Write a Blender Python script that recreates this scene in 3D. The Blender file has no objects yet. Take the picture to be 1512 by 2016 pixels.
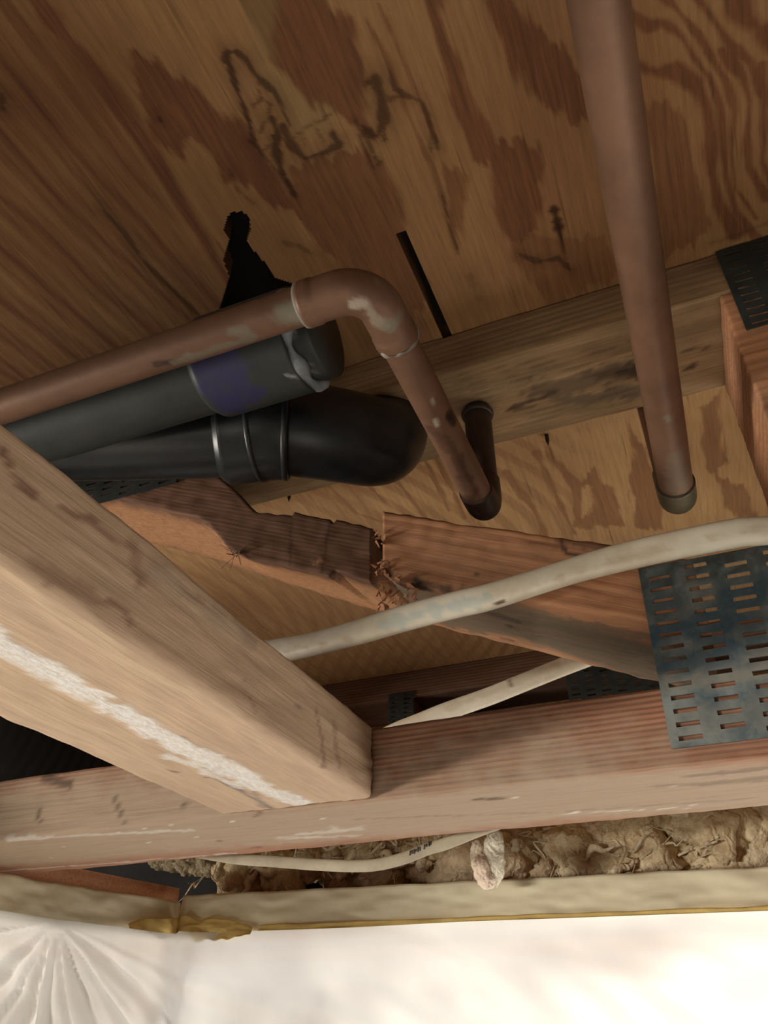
import bpy, bmesh, math, random
import numpy as np
from mathutils import Vector, noise as mn

# ------------------------------------------------------------------ camera, light, exposure
C = bpy.context.scene.collection
SC = bpy.context.scene
PITCH, YAW, FPX = math.radians(35.17), math.radians(22.2), 1513.0
cam_d = bpy.data.cameras.new('camera'); cam = bpy.data.objects.new('camera', cam_d); C.objects.link(cam)
cam.location = (0, 0, 0); cam.rotation_euler = (math.pi/2 + PITCH, 0, YAW)
cam_d.sensor_fit = 'HORIZONTAL'; cam_d.sensor_width = 36.0; cam_d.lens = 36.0*FPX/1512.0
cam_d.clip_start = 0.005; cam_d.clip_end = 50
SC.camera = cam
SC.view_settings.view_transform = 'Standard'; SC.view_settings.look = 'None'
SC.view_settings.gamma = 1; SC.view_settings.use_curve_mapping = False
SC.view_settings.exposure = 0.12
SC.cycles.max_bounces = 8; SC.cycles.diffuse_bounces = 4; SC.cycles.transmission_bounces = 4
SC.cycles.use_denoising = True

W = bpy.data.worlds.new('world'); SC.world = W; W.use_nodes = True
W.node_tree.nodes['Background'].inputs[0].default_value = (1.0, 0.92, 0.82, 1)
W.node_tree.nodes['Background'].inputs[1].default_value = 0.05

def area(name, loc, target, sx, sy, power, col):
    d = bpy.data.lights.new(name, 'AREA'); d.shape = 'RECTANGLE'; d.size = sx; d.size_y = sy
    d.energy = power; d.color = col
    o = bpy.data.objects.new(name, d); C.objects.link(o); o.location = loc
    o.rotation_euler = (Vector(target) - Vector(loc)).to_track_quat('-Z', 'Y').to_euler()
    return o
# low daylight from the windows of the room on the left and behind the plastic sheet, plus a fill lamp from below
area('window_light_room', (-0.4, -1.95, -1.2), (-0.1, 0.45, 0.25), 1.1, 0.26, 10.0, (1.0, 0.93, 0.82))
area('window_light_left', (-4.5, -1.0, -0.8), (-0.1, 0.37, 0.15), 1.2, 0.7, 140.0, (1.0, 0.94, 0.84))
area('window_light_low', (-2.6, -3.0, -0.50), (-0.1, 0.37, 0.12), 0.9, 0.22, 100.0, (1.0, 0.94, 0.85))
area('fill_light_below', (0.2, -0.5, -1.6), (-0.1, 0.45, 0.3), 1.3, 0.9, 5.5, (1.0, 0.93, 0.82))  # added fill lamp standing in for light bounced off the floor
area('window_light_sheet', (0.46, 0.90, -0.34), (0.38, 0.66, -0.28), 0.60, 0.55, 14.0, (1.0, 0.95, 0.86))
area('daylight_behind_sheet', (-0.3, 1.25, -0.35), (-0.3, 0.6, -0.05), 1.2, 0.7, 6.0, (0.93, 0.97, 1.0))

# ------------------------------------------------------------------ measuring helpers (points of the photograph on known planes)
def _R():
    a = math.pi/2 + PITCH; c, s = math.cos(a), math.sin(a)
    Rx = np.array([[1,0,0],[0,c,-s],[0,s,c]]); c, s = math.cos(YAW), math.sin(YAW)
    return np.array([[c,-s,0],[s,c,0],[0,0,1]]) @ Rx
RM = _R()
def ray(u, v): return RM @ np.array([u-756., 1008.-v, -FPX])
def onz(u, v, z): r = ray(u, v); return r*(z/r[2])
def ony(u, v, y): r = ray(u, v); return r*(y/r[1])
def onx(u, v, x): r = ray(u, v); return r*(x/r[0])
def onp(u, v, P0, n): r = ray(u, v); n = np.asarray(n, float); return r*((np.asarray(P0, float)@n)/(r@n))
def Z(z, *p): return [onz(a, b, z) for a, b in p]
def Y(y, *p): return [ony(a, b, y) for a, b in p]

# ------------------------------------------------------------------ scene constants (metres)
ZP = 0.43          # underside of the plywood
ZB = 0.106         # underside of the bottom chord
YF, YK = 0.374, 0.463   # front and back plane of the near truss
T = 0.038

# ------------------------------------------------------------------ numpy noise
_rng = np.random.RandomState(7); _G = _rng.rand(256, 256)
def vn(x, y):
    xi = np.floor(x).astype(int); yi = np.floor(y).astype(int); fx = x-xi; fy = y-yi
    fx = fx*fx*(3-2*fx); fy = fy*fy*(3-2*fy)
    g = lambda a, b: _G[a & 255, b & 255]
    return (g(xi,yi)*(1-fx)+g(xi+1,yi)*fx)*(1-fy)+(g(xi,yi+1)*(1-fx)+g(xi+1,yi+1)*fx)*fy
def fbm(x, y, o=4):
    s = 0; a = .5
    for k in range(o): s = s + a*vn(x*2**k+17*k, y*2**k+5*k); a *= .5
    return s

def seg_dist(P, pts):
    """distance of points P (n,d) to the polyline, and position along it 0..1"""
    best = np.full(len(P), 1e9); tt = np.zeros(len(P)); n = len(pts)-1
    for i in range(n):
        a = np.asarray(pts[i]); b = np.asarray(pts[i+1]); ab = b-a
        t = np.clip(((P-a)@ab)/max(ab@ab, 1e-12), 0, 1)
        d = np.linalg.norm(P-(a+t[:,None]*ab), axis=1)
        m = d < best; best[m] = d[m]; tt[m] = (i+t[m])/n
    return best, tt
def inside(P, poly):
    x, y = P[:,0], P[:,1]; r = np.zeros(len(P), bool); n = len(poly)
    for i in range(n):
        x1, y1 = poly[i][:2]; x2, y2 = poly[(i+1) % n][:2]
        c = ((y1 > y) != (y2 > y)) & (x < (x2-x1)*(y-y1)/((y2-y1) if y2 != y1 else 1e-9)+x1)
        r ^= c
    return r

# ------------------------------------------------------------------ object helpers
ORG = {}
def empty(name, loc, label, cat, group=None, kind=None):
    o = bpy.data.objects.new(name, None); C.objects.link(o); o.location = loc
    o.empty_display_size = 0.02
    o['label'] = label; o['category'] = cat
    if group: o['group'] = group
    ORG[o.name] = Vector(loc); return o
def tag(o, label, cat, group=None, kind=None):
    o['label'] = label; o['category'] = cat
    if group: o['group'] = group
    if kind: o['kind'] = kind
    return o
def obj(name, V, F, mat, parent=None, lc=None, marks=None, smooth=False, label=None):
    """link ONE mesh object; V world coords; lc = along-the-grain coordinates; marks = (n,4) colour of worn, stained or painted-light spots"""
    V = np.asarray(V, float)
    if parent is not None: org = ORG[parent.name]
    else: org = Vector(((V[:,0].min()+V[:,0].max())/2, (V[:,1].min()+V[:,1].max())/2, V[:,2].min()))
    me = bpy.data.meshes.new(name); me.from_pydata((V-np.array(org)).tolist(), [], [tuple(int(i) for i in f) for f in F]); me.validate()
    o = bpy.data.objects.new(name, me); C.objects.link(o)
    if parent is not None: o.parent = parent
    else: o.location = org
    ORG[o.name] = org
    if mat: me.materials.append(mat)
    n = len(me.vertices)
    if lc is None: lc = V
    a = me.attributes.new('lc', 'FLOAT_VECTOR', 'POINT'); a.data.foreach_set('vector', np.asarray(lc, float)[:n].ravel())
    if marks is None: marks = np.zeros((n, 4))
    a = me.attributes.new('marks', 'FLOAT_COLOR', 'POINT'); a.data.foreach_set('color', np.asarray(marks, float)[:n].ravel())
    if smooth: me.polygons.foreach_set('use_smooth', [True]*len(me.polygons))
    if label: o['label'] = label
    me.update(); return o

def stroke_marks(V, strokes):
    """strokes: (points3d, half_width, channel, strength, roughness_of_edge)"""
    M = np.zeros((len(V), 4)); M[:,3] = 1
    for pts, w, ch, st, rg in strokes:
        pts = [np.asarray(p, float) for p in pts]
        lo = np.min(pts, axis=0)-3*w; hi = np.max(pts, axis=0)+3*w
        m = np.all((V >= lo) & (V <= hi), axis=1)
        if not m.any(): continue
        P = V[m]; d, t = seg_dist(P, pts)
        nz = fbm(P[:,0]*180+P[:,2]*90, P[:,1]*180+P[:,2]*150)-.47
        k = np.clip((w-d+nz*2*w*rg)/(w*.35+1e-9), 0, 1)*st
        idx = np.where(m)[0]; M[idx, ch] = np.maximum(M[idx, ch], k)
    return M

def lines(L, r, step):
    n = max(1, int(round((L-2*r)/step)))
    return np.concatenate([[0, r*.3, r*.65], np.linspace(r, L-r, n+1), [L-r*.65, L-r*.3, L]])
def box_grid(L, Wd, H, step=.004, r=.0025, rough=.0006, seed=0):
    """rounded, slightly rough sawn board 0..L, 0..Wd, 0..H"""
    xs, ys, zs = lines(L, r, step*1.5), lines(Wd, r, step), lines(H, r, step)
    V = []; F = []
    def face(a, b, fn, flip):
        base = len(V)
        for p in a:
            for q in b: V.append(fn(p, q))
        nb = len(b)
        for i in range(len(a)-1):
            for j in range(nb-1):
                f = [base+i*nb+j, base+(i+1)*nb+j, base+(i+1)*nb+j+1, base+i*nb+j+1]
                F.append(f[::-1] if flip else f)
    face(xs, ys, lambda p, q: (p, q, 0), True); face(xs, ys, lambda p, q: (p, q, H), False)
    face(xs, zs, lambda p, q: (p, 0, q), False); face(xs, zs, lambda p, q: (p, Wd, q), True)
    face(ys, zs, lambda p, q: (0, p, q), True); face(ys, zs, lambda p, q: (L, p, q), False)
    V = np.array(V); F = np.array(F)
    key = np.round(V*1e6).astype(np.int64)
    _, first, inv = np.unique(key, axis=0, return_index=True, return_inverse=True)
    inv = np.asarray(inv).ravel(); V = V[first]; F = inv[F]
    inner = np.clip(V, [r, r, r], [L-r, Wd-r, H-r]); d = V-inner; n = np.linalg.norm(d, axis=1, keepdims=True); n[n == 0] = 1
    LC = V.copy()
    V = inner+d/n*r
    nrm = d/n
    w = (fbm(V[:,0]*60+seed*9, (V[:,1]+V[:,2]*1.7)*160+seed)-.47)*rough*2
    w2 = (vn(V[:,0]*14+seed*3, (V[:,1]+V[:,2])*40)-.5)*rough
    V = V+nrm*(w+w2)[:,None]
    return V, F, LC
def board(name, org, L, Wd, H, ax, ay, az, mat, parent=None, strokes=(), step=.004, seed=0, r=.0025, rough=.0006, bend=None):
    V, F, LC = box_grid(L, Wd, H, step, r, rough, seed)
    if bend: V = bend(V)
    A = np.array([ax, ay, az], float)
    Wv = np.array(org)+V@A
    if np.linalg.det(A) < 0: F = F[:, ::-1]
    M = stroke_marks(Wv, strokes)
    return obj(name, Wv, F, mat, parent, lc=LC+seed*.37, marks=M, smooth=True)
X_, Y_, Z_ = (1,0,0), (0,1,0), (0,0,1)

def fillet(pts, R, n=10):
    pts = [Vector(p) for p in pts]; out = [pts[0]]
    for i in range(1, len(pts)-1):
        a, b, c = pts[i-1], pts[i], pts[i+1]
        d1 = (a-b).normalized(); d2 = (c-b).normalized(); ang = d1.angle(d2)
        t = R/math.tan(ang/2); p1 = b+d1*t; p2 = b+d2*t
        cen = b+(d1+d2).normalized()*(R/math.sin(ang/2))
        for k in range(n+1):
            s = k/n; v = (p1-cen).normalized().slerp((p2-cen).normalized(), s)
            out.append(cen+v*R)
    out.append(pts[-1]); return out
def resample(pts, step):
    P = [np.array(p, float) for p in pts]; out = [P[0]]
    for a, b in zip(P[:-1], P[1:]):
        n = max(1, int(np.linalg.norm(b-a)/step))
        for k in range(1, n+1): out.append(a+(b-a)*k/n)
    return out
def smooth_path(P, n=8):
    P = [np.array(p, float) for p in P]; Q = [2*P[0]-P[1]]+P+[2*P[-1]-P[-2]]; out = []
    for i in range(1, len(Q)-2):
        for k in range(n):
            t = k/n; a, b, c, d = Q[i-1], Q[i], Q[i+1], Q[i+2]
            out.append(.5*((2*b)+(-a+c)*t+(2*a-5*b+4*c-d)*t*t+(-a+3*b-3*c+d)*t**3))
    out.append(P[-1]); return out
def tube(path, rad, seg=32, cap=True, flat=None, twist=None, up=(0,0,1), inner=None):
    """sweep; rad number or f(s_fraction); flat=(half_w,half_t) for a flat cable"""
    P = [Vector(p) for p in path]; n = len(P); V = []; F = []; LC = []; s = 0
    tot = sum((P[i+1]-P[i]).length for i in range(n-1))
    t = (P[1]-P[0]).normalized(); u = Vector(up); u = (u-t*u.dot(t)); 
    if u.length < 1e-4: u = Vector((0,1,0)); u = u-t*u.dot(t)
    u.normalize()
    for i in range(n):
        if i: s += (P[i]-P[i-1]).length
        t = ((P[min(i+1,n-1)]-P[max(i-1,0)])).normalized()
        u = (u-t*u.dot(t)).normalized(); w = t.cross(u)
        fr = s/tot
        tw = twist(fr) if twist else 0
        r = rad(fr) if callable(rad) else rad
        for k in range(seg):
            a = 2*math.pi*k/seg
            if flat:
                ca, sa = math.cos(a), math.sin(a)
                p = flat[0]*math.copysign(abs(ca)**.75, ca); q = flat[1]*math.copysign(abs(sa)**.75, sa)
            else: p, q = r*math.cos(a), r*math.sin(a)
            p, q = p*math.cos(tw)-q*math.sin(tw), p*math.sin(tw)+q*math.cos(tw)
            V.append(P[i]+u*p+w*q); LC.append((s, math.cos(a)*.01, math.sin(a)*.01))
    for i in range(n-1):
        for k in range(seg):
            k2 = (k+1) % seg; F.append((i*seg+k, i*seg+k2, (i+1)*seg+k2, (i+1)*seg+k))
    if cap: F.append(tuple(range(seg))[::-1]); F.append(tuple((n-1)*seg+k for k in range(seg)))
    return np.array(V), F, np.array(LC)
def tube_obj(name, path, rad, mat, parent, strokes=(), step=.003, **kw):
    P = resample(path, step); V, F, LC = tube(P, rad, **kw)
    return obj(name, V, F, mat, parent, lc=LC, marks=stroke_marks(V, strokes), smooth=True)

# ------------------------------------------------------------------ materials
def newmat(name):
    m = bpy.data.materials.new(name); m.use_nodes = True; nt = m.node_tree; nt.nodes.clear()
    out = nt.nodes.new('ShaderNodeOutputMaterial'); b = nt.nodes.new('ShaderNodeBsdfPrincipled')
    nt.links.new(b.outputs[0], out.inputs[0]); return m, nt, b, out
def N(nt, t, **kw):
    n = nt.nodes.new(t)
    for k, v in kw.items():
        if k.startswith('i_'): n.inputs[int(k[2:]) if k[2:].isdigit() else k[2:]].default_value = v
        else: setattr(n, k, v)
    return n
def ramp(nt, src, stops):
    r = nt.nodes.new('ShaderNodeValToRGB'); cr = r.color_ramp
    while len(cr.elements) < len(stops): cr.elements.new(0.5)
    for e, (p, c) in zip(cr.elements, stops): e.position = p; e.color = c if len(c) == 4 else (*c, 1)
    nt.links.new(src, r.inputs[0]); return r.outputs[0]
def mixc(nt, fac, a, b, mode='MIX'):
    m = nt.nodes.new('ShaderNodeMix'); m.data_type = 'RGBA'; m.blend_type = mode
    for sock, v in ((m.inputs[0], fac), (m.inputs[6], a), (m.inputs[7], b)):
        if hasattr(v, 'links'): nt.links.new(v, sock)
        else: sock.default_value = v if not isinstance(v, tuple) or len(v) == 4 else (*v, 1)
    return m.outputs[2]
def math_(nt, op, a, b=None, clamp=False):
    m = nt.nodes.new('ShaderNodeMath'); m.operation = op; m.use_clamp = clamp
    for s, v in ((m.inputs[0], a), (m.inputs[1], b)):
        if v is None: continue
        if hasattr(v, 'links'): nt.links.new(v, s)
        else: s.default_value = v
    return m.outputs[0]
def attr(nt, name): return N(nt, 'ShaderNodeAttribute', attribute_name=name)
def mapping(nt, vec, sc):
    m = N(nt, 'ShaderNodeMapping'); m.inputs['Scale'].default_value = sc; nt.links.new(vec, m.inputs[0]); return m.outputs[0]
def noise(nt, vec, scale, detail=4, rough=.6, dist=0):
    n = N(nt, 'ShaderNodeTexNoise'); n.inputs['Scale'].default_value = scale; n.inputs['Detail'].default_value = detail
    n.inputs['Roughness'].default_value = rough; n.inputs['Distortion'].default_value = dist
    nt.links.new(vec, n.inputs['Vector']); return n.outputs['Fac']
def bump(nt, b, h, st, dist=.001):
    n = N(nt, 'ShaderNodeBump'); n.inputs['Strength'].default_value = st; n.inputs['Distance'].default_value = dist
    nt.links.new(h, n.inputs['Height']); nt.links.new(n.outputs[0], b.inputs['Normal'])

def wood(name, light, dark, ring=70, dist=2.5, contrast=.7, stretch=.12, blotch=(.5,.45,.4), blotch_amt=.3,
         mark_cols=((.05,.025,.015),(.75,.74,.72),(.12,.10,.075)), rough=.75, fib=.35, rdir='Z'):
    """sawn lumber: growth bands along local x, fibres, blotches, and three kinds of marks from the mesh"""
    m, nt, b, out = newmat(name); lc = attr(nt, 'lc').outputs['Vector']
    wv = N(nt, 'ShaderNodeTexWave', wave_type='BANDS', bands_direction='DIAGONAL' if rdir == 'D' else rdir)
    wv.inputs['Scale'].default_value = ring/6.28*1.0; wv.inputs['Distortion'].default_value = dist
    wv.inputs['Detail'].default_value = 3; wv.inputs['Detail Scale'].default_value = 1.2
    nt.links.new(mapping(nt, lc, (stretch*6, 6, 6)), wv.inputs['Vector'])
    g = ramp(nt, wv.outputs['Fac'], [(0.1, (0,0,0)), (.55, (.45,)*3), (.95, (1,1,1))])
    col = mixc(nt, math_(nt, 'MULTIPLY', g, contrast), light, dark)
    fb = noise(nt, mapping(nt, lc, (6, 160, 160)), 3.0, 5, .65)
    col = mixc(nt, fib, col, ramp(nt, fb, [(.3, (.25,.25,.25)), (.7, (.95,.95,.95))]), 'OVERLAY')
    bl = noise(nt, mapping(nt, lc, (5, 14, 14)), 2.2, 4, .6)
    col = mixc(nt, math_(nt, 'MULTIPLY', ramp(nt, bl, [(.45,(0,0,0)),(.65,(1,1,1))]), blotch_amt), col, blotch)
    mk = N(nt, 'ShaderNodeSeparateColor'); nt.links.new(attr(nt, 'marks').outputs['Color'], mk.inputs[0])
    fine = noise(nt, mapping(nt, lc, (120, 260, 260)), 2.0, 5, .7)
    for i in (2, 0, 1):
        f = mk.outputs[i]
        thr = ramp(nt, fine, [(.38, (.55,)*3), (.6, (1,1,1))]) if i == 1 else ramp(nt, fb, [(.3, (.7,)*3), (.6, (1,1,1))])
        f = math_(nt, 'MULTIPLY', f, thr)
        col = mixc(nt, f, col, mark_cols[i])
    nt.links.new(col, b.inputs['Base Color']); b.inputs['Roughness'].default_value = rough
    b.inputs['Specular IOR Level'].default_value = .25
    h = math_(nt, 'ADD', fb, math_(nt, 'MULTIPLY', math_(nt, 'MULTIPLY', mk.outputs[1], fine), 2.5))
    bump(nt, b, h, .45, .0012)
    return m

M_block = wood('sawn_pine_pale', (.53,.38,.26), (.44,.30,.20), ring=16, dist=9, contrast=.3, blotch=(.38,.25,.18), blotch_amt=.35, fib=.12,
               mark_cols=((.20,.10,.07),(.80,.78,.75),(.16,.14,.13)))
M_chord_low = wood('lumber_reddish', (.29,.14,.08), (.15,.066,.04), ring=120, dist=1.6, contrast=.85, blotch=(.33,.235,.18), blotch_amt=.15,
               mark_cols=((.06,.035,.025),(.75,.71,.66),(.38,.29,.205)))
M_chord_top = wood('lumber_weathered', (.36,.235,.125), (.23,.135,.065), ring=60, dist=5, contrast=.6, blotch=(.15,.10,.055), blotch_amt=.55,
               mark_cols=((.03,.016,.01),(.6,.5,.4),(.12,.085,.05)))
M_web = wood('lumber_orange', (.46,.225,.115), (.32,.14,.07), ring=45, dist=4, contrast=.7, blotch=(.4,.25,.15), blotch_amt=.25,
               mark_cols=((.035,.022,.016),(.50,.35,.20),(.15,.12,.08)))
M_web_shade = wood('lumber_shaded', (.16,.08,.047), (.105,.05,.03), ring=110, dist=2, contrast=.8, blotch=(.12,.06,.04), blotch_amt=.25,
               mark_cols=((.03,.016,.012),(.52,.255,.12),(.15,.125,.09)))  # cast shadow painted as darker brown, lit underside as the orange mark
M_plate_wood = wood('lumber_plain_orange', (.56,.28,.15), (.32,.125,.06), ring=30, dist=2, contrast=.5, blotch_amt=.1)
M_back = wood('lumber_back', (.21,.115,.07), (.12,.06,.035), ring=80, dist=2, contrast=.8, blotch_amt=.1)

# plywood: the figure of the face veneer comes from the panel itself
def plywood():
    m, nt, b, out = newmat('plywood_fir'); lc = attr(nt, 'lc').outputs['Vector']
    mk = N(nt, 'ShaderNodeSeparateColor'); nt.links.new(attr(nt, 'marks').outputs['Color'], mk.inputs[0])
    big = noise(nt, mapping(nt, lc, (9, 3, 1)), 1.0, 3, .5)
    base = mixc(nt, ramp(nt, big, [(.35,(0,0,0)),(.7,(1,1,1))]), (.43,.245,.105), (.34,.175,.075))
    sx = N(nt, 'ShaderNodeSeparateXYZ'); nt.links.new(lc, sx.inputs[0])
    far_light = math_(nt, 'MULTIPLY', math_(nt, 'SUBTRACT', sx.outputs[1], .45), 30.0, True)   # light beyond the beam painted in as paler veneer
    base = mixc(nt, far_light, base, (.64,.39,.19))
    fb = noise(nt, mapping(nt, lc, (420, 22, 1)), 1.0, 5, .7)
    dk = mixc(nt, ramp(nt, fb, [(.3,(0,0,0)),(.7,(1,1,1))]), (.175,.07,.033), (.225,.095,.042)); dk = mixc(nt, far_light, dk, (.33,.165,.08))
    col = mixc(nt, mk.outputs[0], base, dk)
    col = mixc(nt, .38, col, ramp(nt, fb, [(.3,(.28,.28,.28)),(.68,(.8,.8,.8))]), 'OVERLAY')
    # short dark fibres torn along the grain
    st = noise(nt, mapping(nt, lc, (260, 9, 1)), 1.0, 3, .6)
    col = mixc(nt, math_(nt, 'MULTIPLY', ramp(nt, st, [(.64,(0,0,0)),(.72,(1,1,1))]), .45), col, (.10,.045,.02))
    col = mixc(nt, mk.outputs[2], col, (.40,.30,.13))
    col = mixc(nt, mk.outputs[1], col, (.05,.018,.008))
    nt.links.new(col, b.inputs['Base Color']); b.inputs['Roughness'].default_value = .7
    b.inputs['Specular IOR Level'].default_value = .2
    bump(nt, b, fb, .25, .0006); return m
M_ply = plywood()

def simple(name, c1, c2, scale=60, rough=.5, metal=0, spec=.5, marks=None, bmp=.2, contrast=(.35,.65), coat=0, stretch=(1,1,1), mrough=None):
    m, nt, b, out = newmat(name); lc = attr(nt, 'lc').outputs['Vector']
    g = N(nt, 'ShaderNodeNewGeometry').outputs['Position']
    n1 = noise(nt, mapping(nt, g, stretch), scale, 5, .65)
    col = mixc(nt, ramp(nt, n1, [(contrast[0],(0,0,0)),(contrast[1],(1,1,1))]), c1, c2)
    if marks:
        mk = N(nt, 'ShaderNodeSeparateColor'); nt.links.new(attr(nt, 'marks').outputs['Color'], mk.inputs[0])
        n2 = noise(nt, g, scale*5, 4, .7)
        for i, c in enumerate(marks):
            if c: col = mixc(nt, math_(nt, 'MULTIPLY', mk.outputs[i], ramp(nt, n2, [(.3,(.6,.6,.6)),(.55,(1,1,1))])), col, c)
    nt.links.new(col, b.inputs['Base Color']); b.inputs['Roughness'].default_value = rough
    b.inputs['Metallic'].default_value = metal; b.inputs['Specular IOR Level'].default_value = spec
    if bmp: bump(nt, b, noise(nt, g, scale*4, 4, .6), bmp, .0006)
    return m
M_copper = simple('tarnished_copper', (.25,.135,.082), (.17,.09,.055), 28, .5, .3, .4, marks=((.035,.02,.018),(.50,.43,.34),(.23,.21,.15)), bmp=.12, contrast=(.3,.7))
M_copper_dark = simple('dark_oxidised_copper', (.075,.045,.032), (.045,.03,.024), 60, .5, .3, .4, marks=((.02,.015,.012),(.35,.25,.2),(.10,.10,.06)))
M_copper_green = simple('greened_copper', (.10,.095,.055), (.14,.10,.06), 90, .45, .3, .5, marks=((.03,.02,.015),(.45,.42,.33),(.1,.12,.08)))
M_abs = simple('black_abs_plastic', (.012,.014,.017), (.022,.026,.028), 30, .36, 0, .5, marks=((.004,.005,.008),(.34,.36,.37),(.055,.045,.17)), bmp=.1)
M_abs_dusty = simple('dusty_abs_plastic', (.026,.031,.031), (.045,.05,.045), 24, .5, 0, .45, marks=((.004,.005,.008),(.34,.36,.37),(.03,.028,.11)), bmp=.1)
M_cement = simple('dried_cement', (.17,.20,.22), (.30,.33,.36), 90, .5, 0, .4, bmp=.5)
M_cable = simple('ivory_cable_jacket', (.78,.72,.58), (.58,.48,.34), 22, .45, 0, .4, marks=((.10,.04,.02),(.45,.52,.48),(.42,.28,.13)), bmp=.15, contrast=(.42,.72))
M_cable_old = simple('grey_cable_jacket', (.45,.39,.28), (.33,.28,.20), 40, .6, 0, .3, marks=((.03,.03,.03),None,None), bmp=.2)
M_steel = simple('galvanised_steel', (.30,.34,.33), (.12,.17,.19), 45, .42, .55, .5, marks=((.035,.03,.025),(.42,.38,.29),(.05,.12,.18)), bmp=.35, contrast=(.38,.6))
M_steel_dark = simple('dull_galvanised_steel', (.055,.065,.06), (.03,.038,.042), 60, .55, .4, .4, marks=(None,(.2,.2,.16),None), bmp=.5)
M_nail = simple('dark_iron', (.03,.025,.022), (.06,.05,.045), 200, .5, .6, .5)
M_paper = simple('masking_paper', (.72,.65,.47), (.64,.57,.40), 16, .7, 0, .3, marks=((.46,.30,.08),(.66,.66,.50),None), bmp=.2)
M_tape = simple('yellow_masking_tape', (.68,.50,.18), (.56,.41,.15), 60, .85, 0, .08, bmp=.3)
M_shade_black = simple('shade_black', (.01,.01,.01), (.02,.02,.02), 10, .9)  # near-black colour standing in for the shade of unlit cavities
M_unseen_slab = simple('unseen_slab_paper', (.5,.48,.44), (.55,.52,.48), 20, .8)
M_floor = simple('concrete_floor', (.34,.31,.27), (.28,.25,.22), 6, .8)

def plastic():
    m, nt, b, out = newmat('translucent_plastic_sheet')
    b.inputs['Base Color'].default_value = (.80,.79,.75,1); b.inputs['Roughness'].default_value = .42; b.inputs['Specular IOR Level'].default_value = .35
    tr = N(nt, 'ShaderNodeBsdfTranslucent'); tr.inputs[0].default_value = (.90,.88,.83,1)
    tp = N(nt, 'ShaderNodeBsdfTransparent'); tp.inputs[0].default_value = (.95,.95,.95,1)
    mx = N(nt, 'ShaderNodeMixShader'); mx.inputs[0].default_value = .5
    nt.links.new(b.outputs[0], mx.inputs[1]); nt.links.new(tr.outputs[0], mx.inputs[2])
    mx2 = N(nt, 'ShaderNodeMixShader'); mx2.inputs[0].default_value = .06
    nt.links.new(mx.outputs[0], mx2.inputs[1]); nt.links.new(tp.outputs[0], mx2.inputs[2])
    nt.links.new(mx2.outputs[0], out.inputs[0]); return m
M_plastic = plastic()
def wool():
    m, nt, b, out = newmat('glass_wool'); g = N(nt, 'ShaderNodeNewGeometry').outputs['Position']
    n1 = noise(nt, g, 45, 6, .7, 1.5)
    col = mixc(nt, ramp(nt, n1, [(.35,(0,0,0)),(.65,(1,1,1))]), (.62,.46,.26), (.95,.80,.52))
    mk = N(nt, 'ShaderNodeSeparateColor'); nt.links.new(attr(nt, 'marks').outputs['Color'], mk.inputs[0])
    col = mixc(nt, mk.outputs[0], col, (.85,.50,.42)); col = mixc(nt, mk.outputs[1], col, (.88,.82,.66))
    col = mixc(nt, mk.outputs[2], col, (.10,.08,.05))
    nt.links.new(col, b.inputs['Base Color']); b.inputs['Roughness'].default_value = .95; b.inputs['Specular IOR Level'].default_value = .05
    fw = N(nt, 'ShaderNodeTexWave'); fw.inputs['Scale'].default_value = 38; fw.inputs['Distortion'].default_value = 16; fw.inputs['Detail'].default_value = 4; fw.inputs['Detail Scale'].default_value = 1.6
    nt.links.new(g, fw.inputs['Vector'])
    bump(nt, b, math_(nt, 'ADD', fw.outputs['Fac'], noise(nt, g, 260, 5, .75, 2.0)), .6, .0022); return m
M_wool = wool()

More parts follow.
